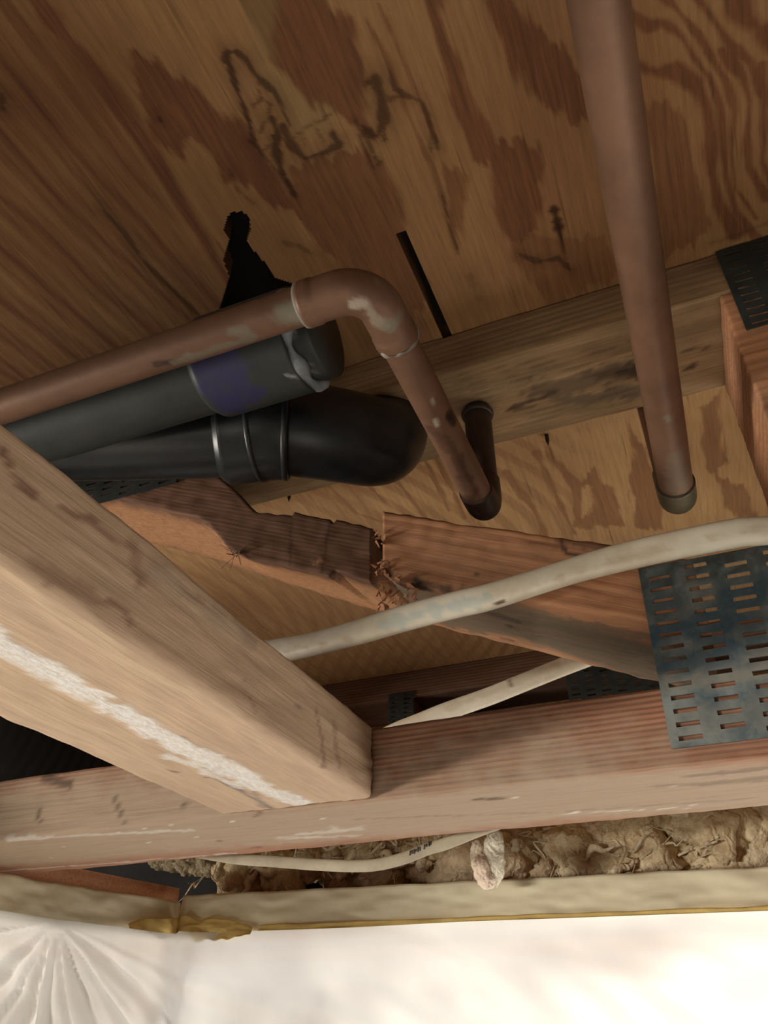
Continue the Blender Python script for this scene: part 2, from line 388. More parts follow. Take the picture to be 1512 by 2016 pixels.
# ================================================================== SETTING
# ---- plywood ceiling: fine grid carrying the veneer figure, with two openings cut through it
def build_ceiling():
    gx = np.concatenate([np.linspace(-2.2, -.66, 14), np.arange(-.64, .17, .0014), np.linspace(.2, 1.6, 14)])
    gy = np.concatenate([np.linspace(-.9, .04, 10), np.arange(.05, .66, .0014), np.linspace(.665, 1.1, 110), np.linspace(1.15, 2.6, 12)])
    nx, ny = len(gx), len(gy); GX, GY = np.meshgrid(gx, gy, indexing='ij'); P = np.stack([GX.ravel(), GY.ravel()], 1)
    px = lambda *p: [onz(a, b, ZP)[:2] for a, b in p]
    warp = np.stack([(fbm(P[:,0]*260, P[:,1]*30)-.47)*.010+(fbm(P[:,0]*40+9, P[:,1]*20)-.47)*.012, (fbm(P[:,0]*300+5, P[:,1]*60+3)-.47)*.02], 1)
    Q = P+warp
    D = np.zeros(len(P)); S = np.zeros(len(P)); L = np.zeros(len(P))
    def fill(A, poly, v, soft=.003):
        poly = [np.asarray(p) for p in poly]; lo = np.min(poly, 0)-.03; hi = np.max(poly, 0)+.03
        m = np.where(np.all((P > lo) & (P < hi), 1))[0]
        ins = inside(Q[m], poly); d, _ = seg_dist(Q[m], poly+[poly[0]]); sd = np.where(ins, d, -d)
        k = np.clip(sd/soft+.5, 0, 1)
        if v >= 0: A[m] = np.maximum(A[m], k*v)
        else: A[m] = A[m]*(1-k*-v)
    def stroke(A, pts, w, v, taper=False, soft=.9):
        # w in photograph pixels (half width ~ w/2), scaled to the plane at the stroke
        q = np.array(px(*pts)); a = pts[0]; sc = np.linalg.norm(onz(a[0]+1, a[1], ZP)-onz(a[0], a[1], ZP))
        hw = w*sc/2; lo = q.min(0)-4*hw-.01; hi = q.max(0)+4*hw+.01
        m = np.where(np.all((P > lo) & (P < hi), 1))[0]
        d, t = seg_dist(P[m]+warp[m]*.12, q); ww = hw*(1-.8*t) if taper else hw*(.55+1.1*vn(t*9+w, t*0))
        k = np.clip((ww-d)/(hw*soft)+.5, 0, 1); A[m] = np.maximum(A[m], k*v)
    x, y = P[:,0], P[:,1]
    # straight grained veneer on the left, broad bands running away from the camera
    xb = x+.018*np.sin(y*9+1)+.010*(fbm(x*12, y*4)-.5)*4
    band = .5+.5*np.sin(xb*2*math.pi/.030+2.5*fbm(x*14, y*5)*2)
    band2 = .5+.5*np.sin(xb*2*math.pi/.0105+5*fbm(x*22+4, y*5))
    lb = np.array(px((60,0),(130,60),(240,215),(350,400),(440,560),(500,640)))
    xs_line = np.interp(y, lb[:,1], lb[:,0])
    left = np.clip((xs_line-x)/.012, 0, 1)
    D = np.maximum(D, left*(.28+.45*band*(.6+.4*band2)+.2*band2))
    # broad ghosting elsewhere
    g = fbm(x*16+3, y*5+8, 3); D = np.maximum(D, (1-left)*np.clip((g-.50)*5, 0, .35))
    far = np.clip((y-.475)/.02, 0, 1)
    diag = .5+.5*np.sin((x*1.0+.10*np.sin(y*7))*2*math.pi/.024+6*fbm(x*9, y*4))
    mfar = far*np.clip((-.04-x)/.05+.5, .15, 1); D = D*(1-far)+far*np.maximum(D*.5, mfar*np.clip(diag*1.2-.5, 0, .45))
    # figure of the veneer
    for poly, v in [
        ([(255,100),(270,92),(320,130),(375,170),(400,192),(450,230),(480,250),(500,280),(520,305),(560,350),(612,425),(560,410),(510,372),(440,352),(430,300),(400,272),(375,276),(372,322),(330,292),(300,260),(262,190),(250,120)], .95),
        ([(468,-20),(500,60),(530,130),(580,166),(612,200),(645,215),(690,240),(722,262),(742,300),(728,200),(712,100),(694,50),(650,20),(630,-20)], .9),
        ([(560,320),(640,312),(700,290),(745,330),(800,440),(850,560),(800,640),(700,560),(640,500),(600,430)], .8),
        ([(831,-20),(866,-20),(876,50),(901,110),(916,165),(946,225),(976,270),(1056,290),(1071,320),(1061,360),(1076,400),(1066,450),(1006,480),(971,400),(961,320),(936,310),(906,255),(871,200),(851,100)], .9),
        ([(951,-20),(1011,-20),(1036,60),(1086,100),(1151,150),(1185,245),(1126,236),(1066,215),(1036,180),(1001,135),(981,75),(966,25)], .95),
        ([(1262,200),(1330,205),(1360,230),(1375,300),(1378,380),(1400,450),(1300,520),(1290,350)], .7),
        ([(868,335),(900,325),(920,345),(918,390),(905,430),(915,480),(890,460),(876,400)], .7),
        ([(1076,870),(1106,910),(1141,945),(1171,915),(1181,945),(1211,960),(1226,1035),(1126,1040),(1121,960),(1076,895)], .85),
        ([(1226,825),(1266,870),(1286,920),(1301,960),(1311,1040),(1256,1040),(1246,945),(1251,905),(1236,860)], .85),
        ([(1381,800),(1421,770),(1421,870),(1436,910),(1416,930),(1466,960),(1505,1045),(1436,1000),(1421,950),(1386,920),(1381,870),(1391,840)], .8),
        ([(1000,455),(1090,460),(1180,465),(1220,540),(1100,600),(1010,520)], .5)]:
        fill(D, px(*poly), v)
    fill(D, px((700,0),(745,60),(800,160),(860,320),(900,500),(850,420),(790,270),(720,120)), -.6, .006)
    fill(D, px((1142,960),(1160,955),(1168,1010),(1150,1020)), -.9)
    fill(L, px((540,-20),(468,-20),(500,90),(520,150),(560,200),(575,260),(610,285),(655,262),(660,215),(620,200),(580,175),(530,130)), .35, .006)
    for pts, w, v in [
        ([(1235,20),(1275,52),(1310,45),(1345,75),(1365,110),(1395,150),(1418,210),(1425,290),(1430,350),(1450,420),(1490,470)], 16, .9),
        ([(1240,125),(1290,142),(1330,138),(1370,165),(1390,210),(1400,270),(1400,340),(1415,400),(1450,460)], 26, .95),
        ([(1305,-10),(1340,30),(1375,70),(1400,110),(1430,160),(1445,220),(1440,300),(1450,370),(1490,430)], 12, .85),
        ([(1370,-10),(1410,50),(1440,95),(1475,120),(1500,180),(1530,230)], 18, .9),
        ([(1440,-10),(1470,40),(1530,80)], 36, .9),
        ([(1420,100),(1460,150),(1475,200),(1470,270),(1475,330),(1510,390)], 16, .9),
        ([(1500,130),(1505,250),(1500,320),(1530,380)], 14, .8),
        ([(70,-5),(110,50),(150,100),(210,175),(300,300),(370,420),(430,520),(480,600)], 34, .95),
        ([(560,40),(600,120),(640,190)], 8, .4), ([(720,40),(760,110),(800,220),(850,330),(880,420),(900,500)], 9, .6), ([(745,10),(790,110),(830,200),(860,280)], 7, .55),
        ([(800,850),(850,930),(885,1005)], 10, .8), ([(830,850),(890,960),(915,1020)], 8, .8), ([(996,930),(1050,1000),(1075,1060)], 14, .8),
        ([(1056,890),(1100,990),(1130,1050)], 12, .8), ([(740,900),(800,970),(840,1020)], 9, .8), ([(700,930),(760,990)], 7, .8), ([(640,950),(700,1010),(760,1030)], 8, .7)]:
        stroke(D, pts, w, v)
    # water stains, knots and splits (near black brown)
    for pts, w, v in [
        ([(443,118),(450,101),(465,100),(482,114),(505,148),(540,180),(557,212),(570,248)], 11, .8),
        ([(447,108),(462,160),(478,205),(490,240),(500,280),(522,312)], 10, .85),
        ([(500,210),(515,192),(532,205),(528,235),(512,262)], 6, .6), ([(505,150),(512,190)], 5, .5), ([(500,262),(515,300),(530,290)], 6, .6),
        ([(537,236),(547,262),(543,290),(552,330)], 18, .85), ([(556,250),(572,285),(600,312),(636,303),(668,284),(655,262)], 15, .8),
        ([(572,275),(610,248),(652,224)], 4, .5), ([(595,262),(602,285)], 6, .4), ([(625,255),(640,280)], 7, .4),
        ([(548,325),(562,352),(582,388)], 9, .8), ([(486,275),(520,305),(545,335),(582,388)], 4, .6),
        ([(722,165),(738,158),(752,190),(756,240),(744,268),(722,262)], 20, .8), ([(716,250),(733,300),(745,322)], 8, .7),
        ([(765,140),(778,175),(800,190),(828,199),(842,225),(850,262),(862,292)], 9, .7), ([(756,195),(790,190)], 12, .6), ([(850,270),(848,298)], 10, .5),
        ([(700,235),(715,290),(735,330)], 5, .6), ([(758,235),(757,275)], 8, .7),
        ([(1022,500),(1060,516),(1100,508),(1122,530)], 9, .7), ([(310,232),(318,238)], 9, .7), ([(455,335),(470,375),(500,400)], 7, .45),
        ([(200,412),(240,455),(290,520),(350,580),(390,620)], 9, .7), ([(0,190),(5,215)], 14, .7), ([(1400,480),(1512,440)], 8, .3),
        ([(870,385),(884,440),(900,490)], 5, .6), ([(560,478),(590,485),(615,500)], 10, .45), ([(925,545),(945,590)], 14, .35)]:
        stroke(S, pts, w, v); stroke(S, pts, w*2.8, v*.38, soft=1.8)
    stroke(S, [(1092,410),(1100,445)], 16, .9); stroke(S, [(1099,440),(1112,500)], 13, 1.0, taper=True)
    cols = np.zeros((len(P), 4)); cols[:,0] = D; cols[:,1] = S; cols[:,2] = L; cols[:,3] = 1
    # openings: a ragged notch by the drain and a straight narrow slot
    hole = np.array(px((447,428),(455,418),(478,416),(492,430),(493,455),(486,470),(495,490),(512,505),(540,545),(580,560),(600,640),(420,640),(440,580),(452,545),(440,515),(446,490),(452,468),(440,450)))
    sl0 = onz(787,457,ZP); sl1 = onz(862,676,ZP); slot = np.array([(sl0[0]-.0034, sl0[1]), (sl0[0]+.0034, sl0[1]), (sl0[0]+.0034, sl1[1]), (sl0[0]-.0034, sl1[1])])
    cx = (GX[:-1,:-1]+GX[1:,1:])/2; cy = (GY[:-1,:-1]+GY[1:,1:])/2; CC = np.stack([cx.ravel(), cy.ravel()], 1)
    h = (inside(CC, hole) | inside(CC, slot)).reshape(nx-1, ny-1)
    I, J = np.where(~h); a = I*ny+J
    F = np.stack([a, a+1, a+ny+1, a+ny], 1)
    # upper skin and the cut walls of the openings give the sheet its thickness
    th = .018; n0 = len(P); V = np.concatenate([np.column_stack([P, np.full(n0, ZP)])]); Fs = [F]
    extra = []; ef = []
    def wall(i0, j0, i1, j1):
        k = n0+len(extra)
        for (i, j, z) in ((i0,j0,ZP),(i1,j1,ZP),(i1,j1,ZP+th),(i0,j0,ZP+th)): extra.append((gx[i], gy[j], z))
        ef.append((k, k+1, k+2, k+3))
    HI, HJ = np.where(h); hs = set(zip(HI.tolist(), HJ.tolist()))
    for i, j in hs:
        if (i-1, j) not in hs: wall(i, j, i, j+1)
        if (i+1, j) not in hs: wall(i+1, j, i+1, j+1)
        if (i, j-1) not in hs: wall(i, j, i+1, j)
        if (i, j+1) not in hs: wall(i, j+1, i+1, j+1)
    V = np.concatenate([V, np.array(extra)]); FF = F.tolist()+ef
    mk = np.concatenate([cols, np.tile([.3,.6,0,1], (len(extra), 1))])
    o = obj('ceiling', V, FF, M_ply, None, lc=V, marks=mk)
    tag(o, 'fir plywood subfloor seen from below with bold grain and dark water stains', 'ceiling', kind='structure')
build_ceiling()
def slab(name, lo, hi, mat, kind='structure', label=None, cat=None, parent=None):
    x0, y0, z0 = lo; x1, y1, z1 = hi
    V = [(x,y,z) for x in (x0,x1) for y in (y0,y1) for z in (z0,z1)]
    F = [(0,1,3,2),(4,6,7,5),(0,4,5,1),(2,3,7,6),(0,2,6,4),(1,5,7,3)]
    o = obj(name, V, F, mat, parent)
    if kind: o['kind'] = kind
    if label: o['label'] = label; o['category'] = cat
    return o
slab('trim_1', (-2.2, -.9, ZP+.018), (1.6, 2.6, ZP+.04), M_shade_black, label='finished floor layer above the plywood subfloor, black in place of shade', cat='floor layer')
slab('ceiling', (-2.2, -6.0, .104), (1.6, -.06, .117), M_unseen_slab, label='unseen wallboard ceiling added to shade the structure, ending where the joists are laid open', cat='ceiling')  # unseen slab; its edge is placed to shade the upper truss
slab('ceiling', (-2.2, .735, .09), (1.6, 2.6, .103), M_unseen_slab, label='unseen wallboard ceiling beyond the sheeted wall, added to block light from below', cat='ceiling')  # unseen slab put in to keep light out of the bay above
slab('floor', (-2.6, -2.6, -2.0), (2.6, 2.7, -1.95), M_floor, label='grey concrete floor far below the open ceiling', cat='floor')

# ================================================================== NEAR FLOOR TRUSS
tr = empty('floor_truss', (-.1, (YF+YK)/2, ZB), 'near open-web wooden floor truss with steel nail plates, crossing the whole picture', 'floor truss')
# bottom chord
chord_marks = [
    (Y(YF, (88,1530),(135,1545)), .0035, 0, .8, .5), (Y(YF, (75,1585),(78,1620)), .0015, 0, .7, .8), (Y(YF, (225,1572),(245,1622)), .0015, 0, .6, .8),
    (Y(YF, (95,1600),(240,1600)), .006, 2, .55, 1.2), (Y(YF, (362,1585),(366,1586)), .002, 0, .7, .4),
    (Y(YF, (980,1500),(1300,1430)), .004, 2, .12, 1.0)]
under = [(Z(ZB, (-40,1680),(400,1640),(756,1615),(1100,1575),(1530,1550)), .05, 2, .95, .15),
    (Z(ZB, (20,1655),(150,1645),(380,1635)), .003, 1, .5, 1.0), (Z(ZB, (600,1640),(700,1632)), .006, 1, .45, 1.4), (Z(ZB, (560,1650),(720,1645)), .004, 1, .4, 1.4),
    (Z(ZB, (940,1574),(985,1572)), .0022, 0, .85, .6), (Z(ZB, (430,1655),(436,1656)), .002, 0, .7, .4), (Z(ZB, (500,1668),(512,1669)), .002, 0, .7, .4),
    (Z(ZB, (505,1608),(512,1600)), .0018, 0, .6, .6), (Z(ZB, (1360,1530),(1512,1512)), .0035, 0, .5, .8), (Z(ZB, (1380,1545),(1512,1530)), .0035, 0, .45, .8),
    (Z(ZB, (1290,1548),(1512,1538)), .002, 0, .35, 1.0), (Z(ZB, (700,1613),(1100,1598),(1500,1570)), .0012, 0, .35, 1.0), (Z(ZB, (1130,1600),(1138,1598)), .0025, 1, .9, .4),
    (Z(ZB, (1100,1602),(1330,1590)), .001, 1, .7, .8), (Z(ZB, (0,1715),(200,1700),(460,1680)), .0015, 1, .5, 1.0)]
rnd = random.Random(4)
for k in range(46):
    u = rnd.uniform(30, 1500); t = rnd.uniform(0, 1); v = (1645-.078*u)+t*(80-.0*u*.02)
    under.append((Z(ZB, (u, v), (u+rnd.uniform(1,5), v)), rnd.uniform(.0004, .0009), 1, .95, .2))
board('bottom_chord', (-1.3, YF, ZB), 1.75, YK-YF, T, X_, Y_, Z_, M_chord_low, tr, chord_marks+under, step=.0022, seed=3)
# top chord, under the plywood
tcm = [(Z(.392, (1260,728),(1240,735)), .009, 0, .9, .8), (Z(.392, (1355,712),(1368,722),(1352,726)), .002, 0, .95, .5), (Z(.392, (1335,690),(1395,683)), .0016, 0, .7, .7),
    (Z(.392, (1060,770),(1130,760),(1200,735),(1270,720)), .012, 2, .75, 1.0), (Z(.392, (1110,790),(1250,770)), .007, 2, .8, 1.0), (Z(.392, (1000,805),(1060,785),(1090,772)), .0022, 0, .85, .5),
    (Z(.392, (990,812),(1050,800)), .0012, 0, .6, .6), (Z(.392, (1240,722),(1180,738)), .004, 0, .5, 1.0)]
for k in range(12):
    v = 740+k*11; tcm.append((Z(.392, (890+k*3, v),(1050, v-30),(1250, v-75)), .0009, 0, .35, 1.0))
board('top_chord', (-1.3, YF, ZP-T-.0002), 1.75, YK-YF, T, X_, Y_, Z_, M_chord_top, tr, tcm, step=.003, seed=5)

# diagonal web: profile in the face plane, extruded across the depth of the truss
def profile_board(name, top, bot, y0, y1, mat, strokes, seed, slope, rough=.0006, bot2=None):
    """top and bot: lists of (x,z); a board whose face outline is notched"""
    xs = np.arange(top[0][0], top[-1][0]+1e-6, .0016)
    zt = np.interp(xs, [p[0] for p in top], [p[1] for p in top]); zb = np.interp(xs, [p[0] for p in bot], [p[1] for p in bot])
    zc = np.interp(xs, [p[0] for p in (bot2 or bot)], [p[1] for p in (bot2 or bot)]); nz = 22; ny = int((y1-y0)/.0022); V = []; LC = []; ring = []
    r = .0022
    # closed loop of section parameters: front face up, top to the back, back face down, bottom to the front
    loop = [(0, t) for t in np.linspace(0, 1, nz)] + [(t, 1) for t in np.linspace(0, 1, ny)[1:]] + [(1, t) for t in np.linspace(1, 0, nz)[1:]] + [(t, 0) for t in np.linspace(1, 0, ny)[1:-1]]
    m = len(loop)
    for i, xx in enumerate(xs):
        for (a, t) in loop:
            z0_ = zb[i]+(zc[i]-zb[i])*min(1, a*1.0); h = zt[i]-z0_
            yy = y0+a*(y1-y0); zz = z0_+t*h
            # round the arrises
            ya = min(max(yy, y0+r), y1-r); za = min(max(zz, z0_+r), zt[i]-r) if h > 2*r else zz
            d = Vector((yy-ya, zz-za)); 
            if d.length > 1e-9: d = d.normalized()*r; yy, zz = ya+d.x, za+d.y
            w = (mn.noise((xx*90+seed, yy*120, zz*120)))*rough*1.6
            n = Vector((0, -1 if a == 0 else (1 if a == 1 else 0), 1 if t == 1 else (-1 if t == 0 else 0)))
            V.append((xx, yy+n.y*w, zz+n.z*w)); LC.append((xx*math.cos(slope)+zz*math.sin(slope), yy, -xx*math.sin(slope)+zz*math.cos(slope)))
    F = []
    for i in range(len(xs)-1):
        for k in range(m): k2 = (k+1) % m; F.append((i*m+k, (i+1)*m+k, (i+1)*m+k2, i*m+k2))
    F.append(tuple(range(m))); F.append(tuple((len(xs)-1)*m+k for k in range(m))[::-1])
    V = np.array(V); return obj(name, V, F, mat, None if tr is None else tr, lc=np.array(LC)+seed, marks=stroke_marks(V, strokes), smooth=True)
sl = math.atan(-.45)
# right part, reddish face, mouldy grey underside, knot and splinters at its left end
wr = [(Y(YF, (1240,1085),(1190,1078),(1130,1070),(1100,1062)), .003, 0, .6, 1.0), (Y(YF, (1105,1062),(1112,1085),(1150,1100)), .0012, 0, .9, .6),
      (Y(YF, (1190,1078),(1235,1090)), .006, 0, .7, .8), (Y(YF, (785,1160),(835,1168)), .008, 0, 1.0, .8), (Y(YF, (762,1120),(768,1150)), .0025, 0, .8, 1.0), (Y(YF, (1045,1068),(1100,1075)), .002, 0, .4, 1),
      (Y(YF, (760,1008),(870,1020),(1000,1045)), .0012, 0, .5, .8), (Y(YF, (830,1150),(900,1165),(960,1175)), .004, 2, .6, 1.0), (Y(YF, (936,1128),(942,1132)), .0012, 0, .6, .5)]
gP = np.array([-.013, YF, .181]); ga = np.array([-.142, YF, .229])-gP; gb = np.array([-.1535, YK, .246])-gP; gN = np.cross(ga, gb)
def G(*p): return [onp(a, b, gP, gN) for a, b in p]
grey = [(G((820,1190),(1000,1215),(1300,1285)), .040, 2, 1.0, .15), (G((870,1215),(1000,1225),(1120,1250),(1290,1290)), .022, 2, .95, .7), (G((1000,1200),(1150,1225),(1300,1250)), .010, 2, .85, .9), (G((1050,1280),(1290,1330)), .012, 2, .8, 1.0),
    (G((940,1195),(1010,1215)), .006, 0, .55, 1.0), (G((1010,1225),(1060,1240)), .005, 0, .75, 1.0), (G((1000,1250),(1035,1262)), .006, 0, .8, .9), (G((1120,1235),(1260,1262)), .003, 0, .45, 1.2),
    (G((1130,1290),(1280,1320)), .003, 0, .4, 1.2), (G((880,1165),(930,1190)), .008, 0, .6, 1.0), (G((1050,1255),(1130,1275)), .003, 1, .6, 1.0)]
profile_board('web', [(-.1535,.2865),(-.10,.2625),(-.01,.224),(.02,.21)], [(-.1535,.2385),(-.142,.229),(-.10,.2135),(-.013,.181),(.02,.166)], YF, YK, M_web, wr+grey, 11, sl, bot2=[(-.1535,.246),(-.013,.181),(.02,.166)])
# left part, split away from the right; its stepped dark face paints a cast shadow
wl = [([(-.42,.424,.375),(-.378,.422,.352),(-.30,.422,.312),(-.262,.424,.283),(-.20,.424,.252),(-.158,.424,.236)], .046, 1, .95, .12), (Y(YF, (455,1090),(470,1100)), .002, 0, .8, 1.0), ([(-.20, .385, .26), (-.17, .39, .25)], .01, 1, .5, 1.0), ([(-.30,.40,.31),(-.22,.42,.27),(-.16,.43,.245)], .016, 2, .8, .9),  # first stroke paints the lit underside as paler orange
      ([ony(340,1103,.40), ony(380,1108,.40)], .004, 0, .85, .9), (Y(YF, (575,1016),(570,1112)), .0012, 0, .5, .6), (Y(YF, (650,1030),(632,1130)), .0012, 0, .5, .6)]
tl = [(-.43,.392),(-.345,.392),(-.291,.358),(-.270,.336),(-.252,.313),(-.249,.311),(-.2202,.3005),(-.2198,.3035),(-.1915,.2895),(-.191,.2865),(-.188,.2865),(-.1875,.289),(-.160,.2745)]
bl = [(-.43,.384),(-.378,.357),(-.300,.319),(-.288,.309),(-.268,.284),(-.252,.273),(-.205,.252),(-.19,.245),(-.187,.2485),(-.160,.2335)]
profile_board('web', tl, bl, YF, YK, M_web_shade, wl, 14, sl, bot2=[(-.43,.383),(-.378,.360),(-.16,.247)])['label'] = 'stepped length of the diagonal web left of the split, cast shadow painted in as dark brown'
# splinters and shavings hanging at the split
def slivers(name, spots, mat, parent, seed, wd=1.0):
    r = random.Random(seed); V = []; F = []
    for (p, n, L, spread) in spots:
        for k in range(n):
            c = Vector(p)+Vector((r.uniform(-1,1), r.uniform(-.6,.2), r.uniform(-1,1)))*spread
            d = Vector((r.uniform(-1,1), r.uniform(-.7,.1), r.uniform(-1.2,.7))).normalized(); s = d.cross(Vector((r.random(), r.random(), r.random()))).normalized()
            l = L*r.uniform(.5,1.2); w = r.uniform(.0005,.0016)*wd; b = len(V); q = Vector((0,-.3,-.4))*l*.4
            t3 = d.cross(s)*w*.5
            for (m, ww) in ((c, w), (c+d*l*.5+q*.4, w*.8), (c+d*l+q, w*.15)):
                V += [m-s*ww, m+s*ww, m+t3]
            for a in (0, 3):
                for i in range(3): j = (i+1) % 3; F.append((b+a+i, b+a+j, b+a+3+j, b+a+3+i))
            F += [(b, b+2, b+1), (b+6, b+7, b+8)]
    return obj(name, np.array([tuple(v) for v in V]), F, mat, parent)
slivers('splinters', [(ony(752,1120,YF), 14, .006, .005), (ony(765,1160,YF), 14, .006, .006), (ony(800,1170,YF), 14, .006, .007), (ony(748,1060,YF), 8, .006, .004), (ony(765,1185,YF+.004), 10, .005, .005)], M_web, tr, 3)
slivers('splinters', [(ony(466,1092,YF), 12, .012, .002)], M_web_shade, tr, 5, .5)
# upright web on the right
board('web', (.0755, YF, ZB+T+.0005), .038, YK-YF, ZP-T-ZB-T-.001, X_, Y_, Z_, M_web, tr, [([(.08,YF,.30),(.08,YF,.25)], .004, 0, .5, .8)], step=.004, seed=8)
# right diagonal leaving the joint, mostly outside the frame
dv = np.array([.9, 0, .436]); dv = dv/np.linalg.norm(dv); pv = np.array([-dv[2], 0, dv[0]])
board('web', (.125, YF, .16), .42, YK-YF, T, dv, Y_, pv, M_web, tr, (), step=.008, seed=9)

# nail plates: pressed steel with staggered slots and turned teeth
def nail_plate(org, w, h, mat, parent, seed, marks=(), px_=.0186, pz_=.0064, sw=.0105, sh=.0023, y=YF, wob=.0006, tilt=0.0):
    r = random.Random(seed); V = []; F = []; idx = {}
    x0, z0 = org
    def v(a, b, dy=0):
        key = (round(a,5), round(b,5), round(dy,5))
        if key not in idx:
            bx = a+tilt*b; yy = y-.0013-abs(mn.noise((a*40+seed, b*40, 0)))*wob+dy
            idx[key] = len(V); V.append((x0+bx, yy, z0+b))
        return idx[key]
    nc = int(math.ceil(w/px_))
    for c in range(nc):
        xa = c*px_; e = [xa, xa+(px_-sw)*.5, xa+(px_-sw)*.5+sw, xa+px_]
        if c == 0: e[0] = 0
        e = [min(q, w) for q in e]
        off = (pz_*.5 if c % 2 else 0)
        zs = [0.0]; rows = []
        b = .0028+off
        while b+sh < h-.001: rows.append((b, b+sh)); b += pz_
        cuts = [0.0]
        for (a, q) in rows: cuts += [a, q]
        cuts.append(h)
        # side strips, cut at every slot corner of this column
        for (ea, eb) in ((e[0], e[1]), (e[2], e[3])):
            if eb-ea < 1e-5: continue
            for a, q in zip(cuts[:-1], cuts[1:]): F.append((v(ea,a), v(eb,a), v(eb,q), v(ea,q)))
        if e[2]-e[1] < 1e-5: continue
        for k, (a, q) in enumerate(zip(cuts[:-1], cuts[1:])):
            if k % 2 == 0: F.append((v(e[1],a), v(e[2],a), v(e[2],q), v(e[1],q)))
            else:
                # rim burr standing a little proud along the upper lip of the slot
                n = len(V); zz = q
                if r.random() < .0:
                    V.extend([(x0+e[1]+tilt*zz, y-.0014, z0+zz), (x0+e[2]+tilt*zz, y-.0014, z0+zz), (x0+e[2]-.001+tilt*zz, y-.0026, z0+zz-.0004), (x0+e[1]+.001+tilt*zz, y-.0026, z0+zz-.0004)])
                    F.append((n, n+1, n+2, n+3))
    V = np.array(V)
    o = obj('nail_plate', V, F, mat, parent, marks=stroke_marks(V, marks))
    s = o.modifiers.new('thickness', 'SOLIDIFY'); s.thickness = .0009; s.offset = 1
    return o
pm = [(Y(YF, (1290,1345),(1400,1330),(1512,1310)), .008, 1, .5, 1.2), (Y(YF, (1330,1440),(1512,1400)), .01, 1, .35, 1.3), (Y(YF, (1280,1260),(1400,1230),(1512,1150)), .008, 2, .8, 1.2),
      (Y(YF, (1300,1320),(1450,1290)), .006, 2, .7, 1.2), (Y(YF, (1262,1130),(1400,1110),(1512,1090)), .010, 0, .6, 1.2)]
nail_plate((-.0105, .1135), .125, .0945, M_steel, tr, 1, pm, tilt=.03)
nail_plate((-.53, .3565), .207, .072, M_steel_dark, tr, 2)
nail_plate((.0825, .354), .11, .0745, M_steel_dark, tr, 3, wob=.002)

# ================================================================== FAR FLOOR TRUSS
YF2 = .93
tr2 = empty('floor_truss', (-.2, YF2+.045, ZB), 'far shadowed wooden floor truss behind the near one, glimpsed below the plywood', 'floor truss')
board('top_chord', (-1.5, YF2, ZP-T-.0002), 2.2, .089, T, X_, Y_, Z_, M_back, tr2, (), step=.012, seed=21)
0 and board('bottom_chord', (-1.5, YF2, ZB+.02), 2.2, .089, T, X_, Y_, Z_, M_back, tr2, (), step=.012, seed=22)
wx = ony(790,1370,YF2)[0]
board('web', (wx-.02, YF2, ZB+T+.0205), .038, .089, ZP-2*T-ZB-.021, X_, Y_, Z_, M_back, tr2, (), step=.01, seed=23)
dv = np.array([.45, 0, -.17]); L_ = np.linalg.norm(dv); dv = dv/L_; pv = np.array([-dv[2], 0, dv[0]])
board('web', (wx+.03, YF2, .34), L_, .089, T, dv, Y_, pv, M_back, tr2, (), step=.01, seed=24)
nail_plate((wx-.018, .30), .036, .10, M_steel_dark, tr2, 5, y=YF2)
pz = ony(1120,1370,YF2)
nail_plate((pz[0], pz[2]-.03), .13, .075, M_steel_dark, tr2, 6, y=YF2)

# ================================================================== BLOCKING BOARD
bm_ = []
xr = -.159
def XR(*p): return [onx(a, b, xr) for a, b in p]
bm_ += [(Z(ZB, (-60,1225),(0,1280),(60,1310),(130,1345),(200,1385),(300,1440),(400,1495),(500,1545),(610,1592)), .0074, 1, 1.0, .75),
        (Z(ZB, (330,1490),(400,1515),(470,1550)), .0030, 1, .75, 1.0), (Z(ZB, (400,1480),(480,1520),(560,1570)), .0040, 1, .9, .9),
        (Z(ZB, (410,1530),(470,1555),(540,1595)), .0016, 2, .9, .6), (Z(ZB, (335,1516),(350,1519)), .0018, 0, .95, .3), (Z(ZB, (352,1452),(362,1455)), .0018, 0, .8, .4),
        (Z(ZB, (500,1560),(520,1590)), .003, 2, .5, .8),
        (XR((2,880),(12,915),(15,935),(40,955),(60,970)), .0015, 0, .9, .5), (XR((118,995),(140,1015),(180,1025),(195,1045),(230,1068),(260,1085)), .0017, 0, .85, .5),
        (XR((255,1080),(262,1105),(270,1140)), .0044, 0, .6, 1.0), (XR((90,1140),(130,1155),(180,1175),(215,1190)), .0027, 0, .5, 1.0), (XR((215,1185),(240,1200),(258,1228)), .0020, 0, .8, .5),
        (XR((60,1110),(100,1135),(140,1155)), .0037, 0, .4, 1.2), (XR((290,1120),(400,1200),(500,1262)), .0037, 2, .30, 1.2), (XR((620,1395),(632,1450),(640,1520)), .0020, 0, .6, .7),
        (XR((655,1420),(662,1470),(668,1500)), .0027, 0, .45, .9), (XR((580,1390),(592,1398)), .0010, 2, .9, .3), (XR((480,1340),(500,1400)), .0017, 0, .3, 1)]
bk = board('blocking_board', (-.2475, -.25, ZB+.0004), YF+.25-.0006, .089, T, Y_, X_, Z_, M_block, None, bm_, step=.0018, seed=31, r=.003, rough=.0009)
tag(bk, 'pale pine board at left running towards the viewer, white crusty streak along its underside', 'board')

